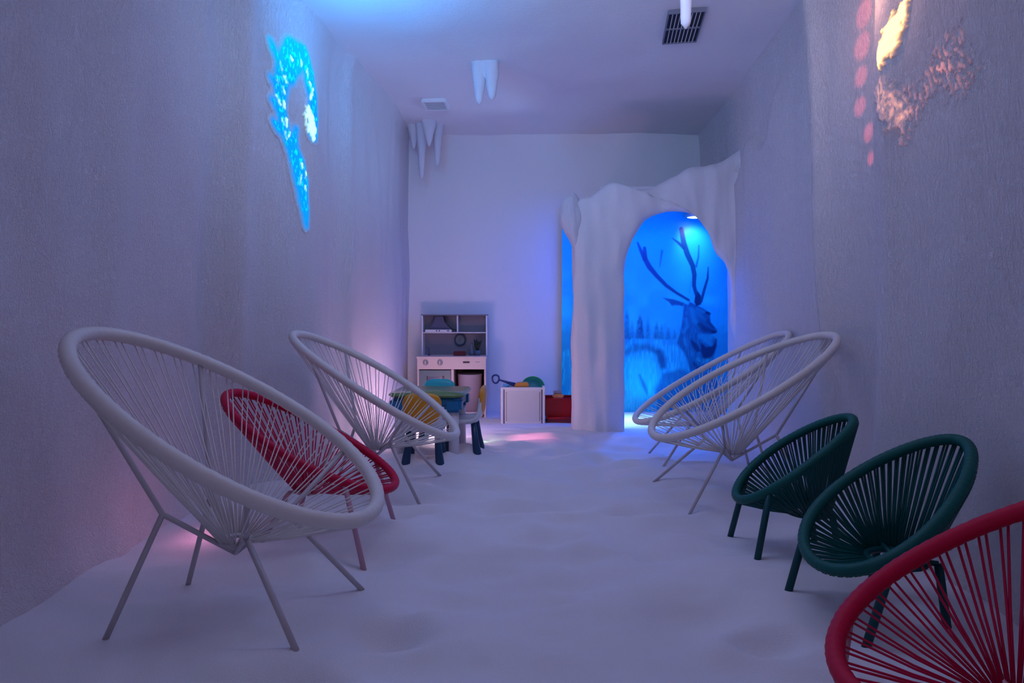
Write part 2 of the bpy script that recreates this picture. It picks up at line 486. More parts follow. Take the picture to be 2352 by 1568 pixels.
# ---------------------------------------------------------------- mural
def mural():
    # picture plane: 0.004714 m per unit, origin as measured on the print
    U = 6.60 / 1400
    x0, x1, y0, y1 = 1290, 1732, 480, 952
    W, H = 330, 360
    gx = np.linspace(x0, x1, W); gy = np.linspace(y1, y0, H)
    XX, YY = np.meshgrid(gx, gy)
    zx = (XX - 1420) * 3.0138; zy = (YY - 480) * 3.0138
    rng = np.random.RandomState(3)
    def vnoise(sx, sy, seed):
        r = np.random.RandomState(seed)
        g = r.rand(80, 80)
        a = (zx / sx) % 78; b = (zy / sy) % 78
        i = a.astype(int); j = b.astype(int); fa = a - i; fb = b - j
        fa = fa * fa * (3 - 2 * fa); fb = fb * fb * (3 - 2 * fb)
        return (g[j, i] * (1 - fa) + g[j, i + 1] * fa) * (1 - fb) + (g[j + 1, i] * (1 - fa) + g[j + 1, i + 1] * fa) * fb
    def poly(pts, soft=4):
        pts = np.array(pts, float)
        d = np.full(zx.shape, 1e9); ins = np.zeros(zx.shape, bool)
        for k in range(len(pts)):
            a = pts[k]; b = pts[(k + 1) % len(pts)]
            ab = b - a
            t = np.clip(((zx - a[0]) * ab[0] + (zy - a[1]) * ab[1]) / (ab @ ab + 1e-9), 0, 1)
            d = np.minimum(d, np.hypot(zx - a[0] - t * ab[0], zy - a[1] - t * ab[1]))
            c = (a[1] > zy) != (b[1] > zy)
            with np.errstate(divide='ignore', invalid='ignore'):
                xi = (b[0] - a[0]) * (zy - a[1]) / (b[1] - a[1] + 1e-12) + a[0]
            ins ^= c & (zx < xi)
        sd = np.where(ins, -d, d)
        return np.clip(0.5 - sd / (2 * soft), 0, 1)
    def stroke(pts, soft=3):
        m = np.zeros(zx.shape)
        for a, b in zip(pts, pts[1:]):
            ab = np.array([b[0] - a[0], b[1] - a[1]], float)
            t = np.clip(((zx - a[0]) * ab[0] + (zy - a[1]) * ab[1]) / (ab @ ab + 1e-9), 0, 1)
            d = np.hypot(zx - a[0] - t * ab[0], zy - a[1] - t * ab[1]) - (a[2] + (b[2] - a[2]) * t)
            m = np.maximum(m, np.clip(0.5 - d / (2 * soft), 0, 1))
        return m
    SKY = np.array([.012, .60, .85]); PALE = np.array([.03, .95, .97]); MID = np.array([.006, .27, .50]); DK = np.array([.002, .08, .24]); DD = np.array([.001, .03, .13])
    img = np.ones(zx.shape + (3,)) * SKY
    def lay(mask, col):
        img[:] = img * (1 - mask[..., None]) + col * mask[..., None]
    n1 = vnoise(90, 90, 1); n2 = vnoise(25, 30, 2); n3 = vnoise(9, 14, 3); n4 = vnoise(7, 40, 4)
    lay(np.clip((n1 - .45) * 1.2, 0, .5) * np.clip((zy - 350) / 300, 0, 1), PALE)
    lay(0.45 * np.clip((zx - 600) / 200, 0, 1) * (0.5 + 0.5 * n4), MID)
    # far forest
    base = np.clip((zy - 760 - 60 * n2) / 80, 0, 1) * (zy < 1000)
    lay(base * 0.45, MID)
    for cx, top, wd, st in ((60, 700, 22, .7), (95, 770, 18, .5), (150, 735, 30, .95), (205, 755, 16, .6), (265, 780, 22, .8), (300, 800, 18, .7), (345, 820, 18, .6), (390, 830, 16, .5), (-40, 720, 30, .7), (-120, 700, 40, .8), (-200, 730, 40, .8), (-290, 710, 40, .8)):
        mk = poly([(cx, top), (cx + wd * .6, top + 40), (cx + wd, 900), (cx - wd, 900), (cx - wd * .6, top + 40)], 8)
        lay(mk * st * (0.5 + 0.5 * n3), DK)
    # snow, body and back
    lay(np.clip((zy - 900) / 60, 0, 1) * 0.8, MID * .6 + SKY * .4)
    body = poly([(-420, 1000), (-200, 900), (60, 935), (100, 893), (200, 900), (300, 905), (380, 930), (450, 990), (510, 1110), (560, 1200), (560, 1420), (-420, 1420)], 8)
    lay(body * .85, SKY * .6 + MID * .4)
    lay(body * np.clip(n4 * 1.6 - .6, 0, 1) * .6, PALE)
    lay(stroke([(40, 1000, 12), (120, 960, 26), (200, 950, 22), (262, 985, 20)], 14) * .75 * (.4 + .6 * n2), DK)
    lay(stroke([(285, 990, 22), (300, 1040, 30), (310, 1085, 22)], 14) * .85, DK)
    lay(poly([(60, 1040), (240, 1010), (280, 1180), (240, 1330), (60, 1330)], 30) * .55, PALE)
    lay(poly([(310, 1140), (420, 1108), (520, 1130), (620, 1120), (700, 1200), (700, 1420), (280, 1420), (260, 1250)], 14) * .8 * (.7 + .3 * n2), DK * .6 + MID * .4)
    lay(stroke([(150, 1150, 6), (180, 1220, 14), (215, 1300, 6)], 10) * .7, DK)
    lay(stroke([(213, 1300, 5), (225, 1230, 8), (222, 1190, 3)], 8) * .8, PALE)
    # neck and chest
    neck = poly([(450, 650), (505, 670), (560, 830), (640, 870), (685, 900), (680, 960), (660, 1040), (620, 1115), (500, 1120), (480, 1040), (455, 985), (430, 960), (408, 925), (430, 850), (445, 760)], 6)
    lay(neck * .92, DK * .7 + MID * .3)
    lay(neck * np.clip(n4 * 1.6 - .7, 0, 1) * .35, SKY)
    for a in (((470, 760, 8), (478, 810, 10), (455, 850, 8)), ((460, 900, 10), (468, 940, 8)), ((570, 880, 20), (640, 890, 22)), ((600, 910, 14), (640, 930, 16))):
        lay(stroke(a, 10) * .6, SKY * .8)
    lay(poly([(500, 900), (545, 930), (575, 985), (545, 990), (515, 950)], 6) * .8, DD)
    lay(poly([(572, 925), (610, 955), (655, 950), (680, 900), (682, 950), (662, 1000), (635, 1040), (590, 1030), (575, 985)], 6) * .9, DD)
    lay(stroke([(560, 1040, 14), (600, 1055, 16), (640, 1040, 12)], 8) * .5 * n3, PALE)
    lay(stroke([(530, 1070, 10), (560, 1110, 14), (640, 1100, 12)], 8) * .7, DD)
    # head
    head = poly([(490, 640), (530, 660), (590, 688), (632, 720), (640, 785), (668, 815), (684, 838), (676, 862), (640, 866), (590, 858), (540, 830), (505, 780), (480, 700)], 5)
    lay(head * .95, DK * .75 + MID * .25)
    lay(stroke([(500, 690, 14), (525, 770, 20), (560, 815, 12)], 12) * .6, SKY * .75)
    lay(stroke([(545, 690, 10), (590, 712, 10)], 8) * .5, SKY * .7)
    lay(stroke([(590, 735, 8), (640, 800, 10), (660, 825, 6)], 8) * .5, DD)
    lay(stroke([(520, 700, 12), (560, 730, 16), (600, 760, 10)], 12) * .4, SKY * .7)
    lay(stroke([(560, 800, 16), (600, 830, 18), (650, 845, 10)], 8) * .7, DD)
    lay(stroke([(612, 716, 9), (630, 724, 9)], 4) * .95, DD)
    lay(stroke([(655, 850, 9), (676, 848, 7)], 4) * .95, DD)
    # ears
    lay(poly([(306, 614), (380, 624), (452, 648), (448, 672), (400, 668), (372, 672), (350, 645)], 4) * .9, DK)
    lay(stroke([(380, 668, 5), (420, 672, 8), (445, 690, 6)], 5) * .5, SKY)
    lay(poly([(546, 566), (570, 598), (572, 660), (540, 672), (524, 645), (530, 600)], 3) * .97, DD)
    # antlers
    for a in ([(130, 235, 6), (150, 285, 11), (180, 345, 17), (212, 402, 18), (262, 462, 15), (330, 530, 13), (400, 580, 10), (485, 630, 9)],
              [(178, 272, 11), (182, 345, 17)],
              [(430, 142, 15), (446, 232, 18), (472, 312, 19), (510, 392, 17), (523, 452, 16), (521, 530, 14), (537, 590, 12)],
              [(368, 204, 3), (410, 236, 9), (448, 270, 13)],
              [(618, 402, 3), (615, 480, 8), (592, 560, 10), (572, 640, 9)]):
        lay(stroke(a, 3) * .95, DK * .8)
    lay(stroke([(552, 255, 4), (550, 330, 6), (535, 400, 8)], 4) * .75, DK)
    lay(stroke([(298, 292, 8), (292, 340, 6), (284, 400, 3)], 4) * .7, DK)
    lay(stroke([(500, 500, 3), (490, 580, 3)], 4) * .3, DK)
    img = np.clip(img, 0, 1)
    # mesh: a thin printed board
    vs = []
    for j in range(H):
        for i in range(W):
            vs.append(((gx[i] - 1176) * U, 6.60, 1 + (734 - gy[j]) * U))
    n0 = len(vs)
    fs = [(j * W + i, j * W + i + 1, (j + 1) * W + i + 1, (j + 1) * W + i) for j in range(H - 1) for i in range(W - 1)]
    me_v = vs + [(v[0], 6.612, v[2]) for v in (vs[0], vs[W - 1], vs[W * (H - 1)], vs[W * H - 1])]
    a, b, c, d = n0, n0 + 1, n0 + 2, n0 + 3
    fs += [(a, c, d, b), (0, a, b, W - 1), (W * (H - 1), W * H - 1, d, c), (0, W * (H - 1), c, a), (W - 1, b, d, W * H - 1)]
    m = bpy.data.materials.new('glossy_print')
    m.use_nodes = True
    nt = m.node_tree
    b_ = nt.nodes['Principled BSDF']
    at = nt.nodes.new('ShaderNodeVertexColor'); at.layer_name = 'print'
    nt.links.new(at.outputs[0], b_.inputs['Base Color'])
    b_.inputs['Roughness'].default_value = 0.32
    b_.inputs['Specular IOR Level'].default_value = 0.4
    mb = MB(); mb.add(vs and me_v, fs, False)
    o = mb.build('deer_mural', m)
    ca = o.data.color_attributes.new('print', 'FLOAT_COLOR', 'POINT')
    col = np.ones((len(me_v), 4), np.float32)
    col[:n0, :3] = img.reshape(-1, 3)
    col[n0:, :3] = 0.5
    ca.data.foreach_set('color', col.ravel())
    tag(o, 'glossy blue-lit wall picture of an antlered deer in snow, inside the arch', 'mural')
mural()

# downlight on the wall inside the arch
def alcove_light():
    r = empty('alcove_downlight', (1.91, 6.40, 2.10), 0, 'small white round downlight glowing at the top of the arched opening', 'lamp')
    M_em = bpy.data.materials.new('lit_lens'); M_em.use_nodes = True
    nt = M_em.node_tree; b = nt.nodes['Principled BSDF']
    b.inputs['Emission Color'].default_value = (0.55, 0.75, 1.0, 1); b.inputs['Emission Strength'].default_value = 3.0
    M_case = mat('lamp_case', (0.5, 0.5, 0.52), 0.3, 0.6)
    MB().lathe([(0.0, 0.10), (0.07, 0.10), (0.075, 0.0), (0.09, 0.0), (0.10, -0.02), (0.085, -0.035), (0.08, -0.03)], 28).build('housing', M_case, r)
    MB().lathe([(0.0, -0.040), (0.05, -0.038), (0.082, -0.03), (0.08, -0.022)], 28).build('lens', M_em, r)
    light('downlight_beam', 'SPOT', (1.91, 6.36, 2.04), 8, (0.9, 0.75, 1.0), (1.97, 6.66, 1.75), spot_size=1.5, spot_blend=1.0, shadow_soft_size=0.05)
alcove_light()

# ---------------------------------------------------------------- cord chairs
FIT = {
    'A': [0.0109, 0.661, 0.5265, 0.5883, 0.3805, 0.0905, -0.0055, 0.2501, 0.3898, 0.1983, 0.3042, -0.9793, 2.0712, -1.7221],
    'B': [0.0266, 0.6309, 0.5444, 0.5642, 0.3372, 0.0758, -0.0098, 0.2368, 0.3619, 0.2023, 0.3045, -0.8294, 3.5826, -1.6941],
    'C': [-0.0052, 0.6376, 0.5047, 0.5835, 0.4003, 0.1044, -0.0094, 0.2805, 0.4185, 0.2023, 0.3045, 1.3029, 3.4539, 1.6692],
    'D': [-0.0089, 0.5882, 0.534, 0.6141, 0.3922, 0.1205, 0.0041, 0.2307, 0.3876, 0.1791, 0.2201, 1.4099, 4.3365, 1.5675],
    'G1': [0.0111, 0.4041, 0.649, 0.2962, 0.179, 0.0959, -0.0077, 0.1946, 0.2193, 0.1213, 0.1393, 1.2323, 2.6326, 1.4993],
    'G2': [-0.0602, 0.3808, 0.5659, 0.3587, 0.1956, 0.2164, -0.008, 0.1641, 0.2239, 0.1477, 0.144, 1.2574, 2.077, 1.878],
    'P': [-0.0479, 0.4348, 0.5052, 0.4427, 0.2853, 0.0611, 0.0061, 0.2646, 0.28, 0.2, 0.2, -0.8937, 2.8365, -1.6246],
    'Q': [0.0109, 0.4015, 0.5057, 0.399, 0.2605, 0.1107, 0.0125, 0.2, 0.28, 0.2, 0.2, 1.0867, 1.2957, 1.6942],
}
NT = 240
def rim_pts(m, n=NT):
    cy, cz, th, a, b, k, c = m[:7]
    out = []
    for i in range(n):
        t = 2 * PI * i / n
        s = a * math.cos(t); l = b * math.sin(t) * (1 + k * math.cos(t)); q = c * math.cos(2 * t)
        out.append(Vector((l, cy + s * math.cos(th) + q * math.sin(th), cz - s * math.sin(th) + q * math.cos(th))))
    return out

def cord_chair(key, label, group, mats, rim_r, cord_r, ncord, pair, leg_r, style, hub):
    m = FIT[key]
    gx, gy, gw = m[11:14]
    root = empty('cord_chair', (gx, gy, 0), gw, label, 'chair', group)
    M = Matrix.Translation((gx, gy, 0)) @ Matrix.Rotation(gw, 4, 'Z')
    P = rim_pts(m)
    rr = [rim_r * (1 + 0.035 * math.sin(i * 2 * PI / 3.0) + 0.03 * fbm(i * .13, 0, gx, 2)) for i in range(NT)]
    MB().tube(P, rr, 14, closed=True).build('rim', mats[0], root)
    # arc length positions on the rim
    acc = [0]
    for i in range(NT):
        acc.append(acc[-1] + (P[(i + 1) % NT] - P[i]).length)
    def at(s):
        s = s % acc[-1]
        lo = 0
        for i in range(NT):
            if acc[i + 1] >= s:
                f = (s - acc[i]) / (acc[i + 1] - acc[i])
                return P[i].lerp(P[(i + 1) % NT], f), i + f
        return P[0], 0
    hx, hy, hz, hr = hub
    Hc = Vector((0, hy, hz))
    cen = sum(P, Vector()) / NT
    mb = MB()
    rnd = random.Random(key)
    L = acc[-1]
    off = 0.35 * L / ncord if pair else 0.0
    for i in range(ncord):
        for d in ((-off / 2, off / 2) if pair else (0,)):
            s = L * (i + 0.5) / ncord + d + rnd.uniform(-1, 1) * 0.0012
            p, ti = at(s)
            a = 2 * PI * ti / NT
            q = Hc + Vector((math.sin(a) * hr * 0.9, math.cos(a) * hr, rnd.uniform(-.004, .004)))
            out = (p - cen).normalized()
            # over the rim, hugging its outside, then straight to the hub ring
            down = (q - p).normalized()
            nrm = out.cross(down).cross(down).normalized()
            if nrm.dot(out) < 0: nrm = -nrm
            p0 = p - down * rim_r * 0.6 + nrm * rim_r * 0.2
            p1 = p + nrm * rim_r * 1.0 + down * 0.0
            p2 = p + nrm * rim_r * 0.95 + down * rim_r
            mid = p2.lerp(q, 0.5) - Vector((0, 0, 0.006)) + Vector((rnd.uniform(-1, 1), rnd.uniform(-1, 1), 0)) * 0.002
            mb.tube([p1, p2, mid, q], cord_r, 6)
    mb.build('cord_seat', mats[1], root)
    MB().tube([Hc + Vector((math.sin(2 * PI * k / 20) * hr * .9, math.cos(2 * PI * k / 20) * hr, 0)) for k in range(20)], leg_r * 0.9, 8, closed=True).build('hub_ring', mats[2], root)
    wf, yf, wr, yr = m[7:11]
    def foot(x, y):
        g = M @ Vector((x, y, 0))
        return Vector((x, y, floor_h(g.x, g.y) - 0.012))
    if style == 'adult':
        apex = Hc + Vector((0, 0, -0.045))
        for sx in (1, -1):
            for nm, kn, tt, ft in (('front', Vector((sx * .125, .15, .305)), 57, (sx * wf, yf)), ('rear', Vector((sx * .125, -.145, .365)), 128, (sx * wr, -yr))):
                rp = P[int(round(tt / 360 * NT)) if sx > 0 else int(round((360 - tt) / 360 * NT)) % NT]
                d = (rp - kn).normalized()
                MB().tube([rp - d * 0.005, kn.lerp(rp, .06), kn, kn.lerp(apex, .06), apex], leg_r * 0.9, 8).build('strut', mats[2], root)
                f = foot(*ft)
                MB().tube([kn, kn.lerp(f, .5), f], leg_r, 10).build('leg', mats[2], root)
    else:
        for sx in (1, -1):
            ip = lambda tt: P[int(round((tt if sx > 0 else 360 - tt) / 360 * NT)) % NT]
            rp = ip(52); f = foot(sx * wf, yf)
            MB().tube([rp, rp.lerp(f, .5), f], leg_r, 12).build('leg', mats[2], root)
            # short strut under the basket carrying the rear leg
            kn = Vector((sx * 0.115, hy - 0.05, hz + 0.02))
            MB().tube([kn, Hc], leg_r * .7, 8).build('strut', mats[2], root)
            f = foot(sx * wr, -yr)
            MB().tube([kn, kn.lerp(f, .5), f], leg_r, 12).build('leg', mats[2], root)
    return root

WH = (M_white_rim, M_white_cord, M_white_steel)
GR = (M_green_rim, M_green_cord, M_green_steel)
PK = (M_pink_rim, M_pink_cord, M_pink_steel)
cord_chair('A', 'large white cord chair nearest the camera on the left, seen side-on', 'white cord lounge chairs', WH, 0.0245, 0.0024, 46, True, 0.0095, 'adult', (0, 0.03, .245, .05))
cord_chair('B', 'white cord chair standing in front of the play table', 'white cord lounge chairs', WH, 0.0225, 0.0026, 42, True, 0.0095, 'adult', (0, 0.03, .245, .05))
cord_chair('C', 'white cord chair on the right, just behind the two green chairs', 'white cord lounge chairs', WH, 0.0215, 0.0026, 42, True, 0.0085, 'adult', (0, 0.05, .245, .05))
cord_chair('D', 'farthest white cord chair, partly hidden, right before the blue arch', 'white cord lounge chairs', WH, 0.0215, 0.0026, 42, True, 0.0085, 'adult', (0, 0.05, .245, .05))
cord_chair('G1', 'small dark green cord chair, the farther one, next to the right white chairs', 'small green cord chairs', GR, 0.0190, 0.0040, 66, True, 0.0135, 'kid', (0, -0.06, .165, .085))
cord_chair('G2', 'small dark green cord chair partly behind the crimson chair', 'small green cord chairs', GR, 0.0200, 0.0040, 66, True, 0.0135, 'kid', (0, -0.09, .165, .095))
cord_chair('P', 'small crimson cord chair seen through the large white chair on the left', 'small crimson cord chairs', PK, 0.0195, 0.0034, 46, True, 0.0115, 'kid', (0, -0.06, .20, .06))
cord_chair('Q', 'crimson cord chair cut off by the lower right corner of the photo', 'small crimson cord chairs', PK, 0.0215, 0.0033, 40, True, 0.0115, 'kid', (0, -0.02, .16, .06))

# ---------------------------------------------------------------- play corner materials
M_wht = mat('white_plastic', (0.72, 0.70, 0.72), 0.4)
M_cream = mat('cream_board', (0.72, 0.56, 0.50), 0.5, var=0.03)
M_greyw = mat('grey_board', (0.20, 0.20, 0.26), 0.6, var=0.08)
M_hood = mat('dark_grey_hood', (0.07, 0.07, 0.14), 0.45)
M_oven = mat('slate_oven_front', (0.12, 0.18, 0.19), 0.4)
M_dark = mat('dark_plastic', (0.012, 0.012, 0.016), 0.4)
M_inside = mat('dark_cabinet_inside', (0.05, 0.035, 0.035), 0.8)
M_knob = mat('grey_knob', (0.25, 0.24, 0.25), 0.4)
M_yel = mat('yellow_plastic', (0.75, 0.30, 0.008), 0.35)
M_teal = mat('teal_plastic', (0.01, 0.42, 0.45), 0.35)
M_blue = mat('blue_plastic', (0.003, 0.17, 0.36), 0.35)
M_navy = mat('navy_plastic', (0.004, 0.045, 0.10), 0.35)
M_olive = mat('olive_green_plastic', (0.16, 0.26, 0.08), 0.25)
M_red = mat('red_plastic', (0.42, 0.0, 0.004), 0.4)
M_redbox = mat('dark_red_plastic', (0.16, 0.01, 0.02), 0.5)
M_blues = mat('blue_toy_plastic', (0.003, 0.02, 0.12), 0.35)
M_green = mat('green_toy_plastic', (0.01, 0.42, 0.06), 0.35)
M_cyan = mat('light_blue_plastic', (0.10, 0.42, 0.60), 0.35)
M_ylw2 = mat('amber_plastic', (0.60, 0.26, 0.04), 0.4)
M_org = mat('orange_plastic', (0.75, 0.26, 0.10), 0.4)
M_leaf = mat('dark_leaf', (0.008, 0.02, 0.012), 0.6)
M_pot = mat('grey_pot', (0.10, 0.15, 0.19), 0.4)
M_bin = mat('pale_bucket', (0.40, 0.32, 0.36), 0.5)
M_glass = mat('smoked_window', (0.16, 0.15, 0.20), 0.15)

# ---------------------------------------------------------------- play table
def rounded_rect(w_, d_, r, n=6):
    out = []
    for cx, cy, a0 in ((w_ - r, d_ - r, 0), (-w_ + r, d_ - r, 90), (-w_ + r, -d_ + r, 180), (w_ - r, -d_ + r, 270)):
        for k in range(n + 1):
            a = math.radians(a0 + 90 * k / n)
            out.append((cx + r * math.cos(a), cy + r * math.sin(a)))
    return out

def slab(mb, pts, z0, z1, bev=0.006):
    bm = bmesh.new()
    vv = [bm.verts.new((x, y, z0)) for x, y in pts]
    f = bm.faces.new(vv)
    r = bmesh.ops.extrude_face_region(bm, geom=[f])
    for v in r['geom']:
        if isinstance(v, bmesh.types.BMVert): v.co.z = z1
    bmesh.ops.recalc_face_normals(bm, faces=bm.faces[:])
    if bev:
        ed = [e for e in bm.edges if abs(e.verts[0].co.z - e.verts[1].co.z) < 1e-6]
        bmesh.ops.bevel(bm, geom=ed, offset=bev, segments=3, affect='EDGES')
    mb.bm(bm, True)

def fl(x, y): return floor_h(x, y)

def play_table():
    r = empty('play_table', (-0.60, 4.53, 0), math.radians(-3), 'low blue play table with an olive green top and thick white legs', 'table')
    m = MB(); slab(m, rounded_rect(0.275, 0.27, 0.09), 0.452, 0.478, 0.009)
    m.build('tabletop', M_olive, r)
    m = MB(); slab(m, rounded_rect(0.245, 0.24, 0.08), 0.385, 0.452, 0.003)
    m.build('apron', M_blue, r)
    for sx in (1, -1):
        for sy in (1, -1):
            cx, cy = sx * 0.195, sy * 0.19
            m = MB(); m.box((cx - .062, cy - .062, .345), (cx + .062, cy + .062, .445), 0.02)
            m.build('corner_block', M_blue, r)
            m = MB(); m.lathe([(0, -0.03), (0.038, -0.03), (0.037, 0.2), (0.036, 0.345), (0, 0.345)], 20, (cx, cy, 0))
            m.build('leg', M_wht, r)
play_table()

def kids_chair(loc, rz, back, legm, label):
    r = empty('kids_chair', (loc[0], loc[1], 0), rz, label, 'chair', 'plastic chairs around the play table')
    # white shell: seat that sweeps up into the back frame
    prof = [(0.135, 0.262), (0.05, 0.250), (-0.05, 0.245), (-0.11, 0.258), (-0.145, 0.30), (-0.155, 0.36), (-0.16, 0.43)]
    P = catmull(prof, 5)
    m = MB()
    vs = []; n = len(P)
    wd = lambda i: 0.145 - 0.02 * sstep(0.5, 1.0, i / n)
    cols = 9
    for side in (0, 1):
        for i, (y, z) in enumerate(P):
            a, b = P[max(0, i - 1)], P[min(n - 1, i + 1)]
            ty, tz = b[0] - a[0], b[1] - a[1]; l = math.hypot(ty, tz)
            ny, nz = -tz / l * -1, ty / l * -1
            for k in range(cols):
                x = wd(i) * (2 * k / (cols - 1) - 1)
                cup = 0.022 * (x / 0.145) ** 4
                th = 0.012 if side == 0 else -0.012
                vs.append((x, y + ny * (th + cup), z + nz * (th + cup)))
    N = n * cols
    fs = []
    for i in range(n - 1):
        for k in range(cols - 1):
            q = (i * cols + k, i * cols + k + 1, (i + 1) * cols + k + 1, (i + 1) * cols + k)
            fs.append(q); fs.append(tuple(N + v for v in reversed(q)))
    for i in range(n - 1):
        for k in (0, cols - 1):
            q = (i * cols + k, (i + 1) * cols + k, N + (i + 1) * cols + k, N + i * cols + k)
            fs.append(q if k == 0 else tuple(reversed(q)))
    for k in range(cols - 1):
        fs.append((k, N + k, N + k + 1, k + 1)); b = (n - 1) * cols
        fs.append((b + k + 1, N + b + k + 1, N + b + k, b + k))
    m.add(vs, fs); m.build('seat', M_wht, r)
    # padded-looking back panel
    bm = bmesh.new()
    bmesh.ops.create_uvsphere(bm, u_segments=36, v_segments=18, radius=1)
    for v in bm.verts:
        x, y, z = v.co
        p = 2.0 / 3.2
        x = math.copysign(abs(x) ** p, x); z = math.copysign(abs(z) ** p, z)
        s_ = max(1e-6, (abs(x) ** 3.2 + abs(z) ** 3.2) ** (1 / 3.2))
        k = min(1, 1 / s_) if s_ > 1 else 1
        v.co = Vector((x * k * (0.128 + 0.012 * z), -0.150 - 0.012 * z + y * 0.028, 0.395 + z * k * 0.118))
    MB().bm(bm).build('backrest', back, r)
    for sx in (1, -1):
        for sy in (1, -1):
            m = MB()
            x0, y0 = sx * 0.095, 0.0 + sy * 0.085 - 0.01
            x1, y1 = sx * 0.115, 0.0 + sy * 0.115 - 0.01
            m.tube([(x0, y0, 0.25), ((x0 + x1) / 2, (y0 + y1) / 2, 0.12), (x1, y1, 0.03), (x1, y1, -0.02)], [0.020, 0.025, 0.031, 0.031], 16)
            m.build('leg', legm, r)
kids_chair((-0.605, 4.20), 0.03, M_yel, M_navy, 'small play chair with a broad yellow back turned to the viewer, navy legs')
kids_chair((-0.372, 4.53), math.radians(87), M_yel, M_navy, 'small play chair at the right side of the play table, yellow back seen edge-on')
kids_chair((-0.60, 4.86), math.radians(180), M_teal, M_navy, 'small play chair behind the play table, only its rounded teal back showing')

# ---------------------------------------------------------------- play kitchen
def kitchen():
    X, Y = -0.62, 6.42
    r = empty('play_kitchen', (X, Y, 0), 0, 'toy kitchen unit with cream counter front, knobs and grey shelf back, against the back wall', 'toy kitchen')
    W2 = 0.352
    def B(name, mt, *boxes, bev=0.003, parent=r, label=None):
        m = MB()
        for lo, hi in boxes: m.box(lo, hi, bev)
        return m.build(name, mt, parent, label)
    yf, yb = -0.18, 0.20
    B('side_panel', M_cream, ((-W2, yf, -0.02), (-W2 + .018, yb, 0.60)))
    B('side_panel', M_cream, ((W2 - .018, yf, -0.02), (W2, yb, 0.60)))
    B('middle_post', M_cream, ((-0.005, yf, -0.02), (0.022, yb, 0.49)))
    B('counter', M_cream, ((-W2 - .006, yf - .012, 0.60), (W2 + .006, yb, 0.622)))
    cp = B('control_panel', M_cream, ((-W2, yf - .008, 0.492), (W2, yf + .012, 0.602)))
    B('bottom_shelf', M_cream, ((-W2 + .018, yf, 0.03), (W2 - .018, yb, 0.048)))
    B('back_panel', M_inside, ((-W2 + .018, yb - .01, 0.0), (W2 - .018, yb - .002, 0.6)), label='dark board behind the open compartment')
    for kx in (-0.265, -0.118):
        m = MB()
        bm = bmesh.new(); bmesh.ops.create_cone(bm, segments=28, radius1=0.029, radius2=0.025, depth=0.02, cap_ends=True)
        m.bm(bm, False, Matrix.Translation((kx, yf - .018, 0.562)) @ Matrix.Rotation(PI / 2, 4, 'X'))
        kb = m.build('knob', M_knob, cp)
        m = MB(); m.box((kx - .004, yf - .036, 0.540), (kx + .004, yf - .026, 0.584), 0.002)
        m.build('knob_grip', M_cream, r)
    B('display', M_dark, ((0.118, yf - .013, 0.556), (0.185, yf - .007, 0.574)), bev=0.001, label='small black display')
    m = MB(); m.tube([(0.245 + .012 * k, yf - .010, 0.568 + 0.006 * math.sin(k * 2.2)) for k in range(5)], 0.0022, 5)
    m.build('printed_mark', M_knob, r)
    # oven door with a window
    od = B('oven_door', M_oven, ((-0.334, yf - .006, 0.05), (-0.008, yf + .010, 0.482)))
    B('oven_window', M_glass, ((-0.245, yf - .010, 0.20), (-0.095, yf - .004, 0.415)), parent=od, label='grey window pane with a dark surround')
    B('window_edge', M_dark, ((-0.255, yf - .009, 0.19), (-0.245, yf - .005, 0.425)), bev=0.001, parent=od)
    B('window_edge', M_dark, ((-0.095, yf - .009, 0.19), (-0.075, yf - .005, 0.425)), bev=0.001, parent=od)
    # upper part
    yu = 0.03
    ux0, ux1, zt = -0.325, 0.345, 1.045
    B('upper_post', M_wht, ((ux0 - .012, yu, 0.62), (ux0 + .002, yb, zt)))
    B('upper_post', M_wht, ((ux1 - .002, yu, 0.62), (ux1 + .012, yb, zt)))
    B('top_shelf', M_greyw, ((ux0 - .018, yu - .004, zt), (ux1 + .018, yb, zt + .012)))
    B('shelf', M_wht, ((ux0, yu, 0.858), (ux1, yb, 0.868)))
    B('divider', M_wht, ((0.036, yu, 0.868), (0.048, yb, zt)))
    B('backboard', M_greyw, ((ux0, yb - .012, 0.622), (ux1, yb - .002, zt)), label='grey printed backboard')
    # range hood in the left compartment
    m = MB(); m.prism([(-0.265, 0.894), (-0.02, 0.894), (-0.055, 0.925), (-0.10, 0.975), (-0.115, 1.04), (-0.20, 1.04), (-0.215, 0.975), (-0.25, 0.925)], yu + 0.05, yb - 0.015, 0.002)
    hd = m.build('range_hood', M_hood, r)
    B('hood_strip', M_wht, ((-0.30, yu + .005, 0.869), (-0.02, yu + 0.1, 0.895)), parent=r)
    B('hood_button', M_dark, ((-0.185, yu + .001, 0.877), (-0.173, yu + .006, 0.889)), bev=0)
    B('hood_button', M_dark, ((-0.155, yu + .001, 0.877), (-0.143, yu + .006, 0.889)), bev=0)
    B('hood_button', M_dark, ((-0.07, yu + .001, 0.879), (-0.045, yu + .006, 0.887)), bev=0)
    m = MB(); m.tube([(-0.10, yu + .04, 1.03), (-0.085, yu + .04, 0.97), (-0.05, yu + .04, 0.93), (-0.01, yu + .04, 0.90), (0.03, yu + .03, 0.885)], 0.004, 6)
    m.build('hood_cord', M_dark, r)
    # clock hanging on the backboard
    Xc, Zc, Yc = X + 0.058, 0.782, Y + yb - 0.035
    c = empty('wall_clock', (Xc, Yc, Zc), 0, 'round clock with a dark navy rim on the backboard of the toy kitchen', 'clock')
    ring = [(0.056 * math.cos(a), 0, 0.056 * math.sin(a)) for a in [2 * PI * k / 40 for k in range(40)]]
    MB().tube(ring, 0.0085, 10, closed=True).build('rim', M_navy, c)
    bm = bmesh.new(); bmesh.ops.create_cone(bm, segments=40, radius1=0.054, radius2=0.054, depth=0.012, cap_ends=True)
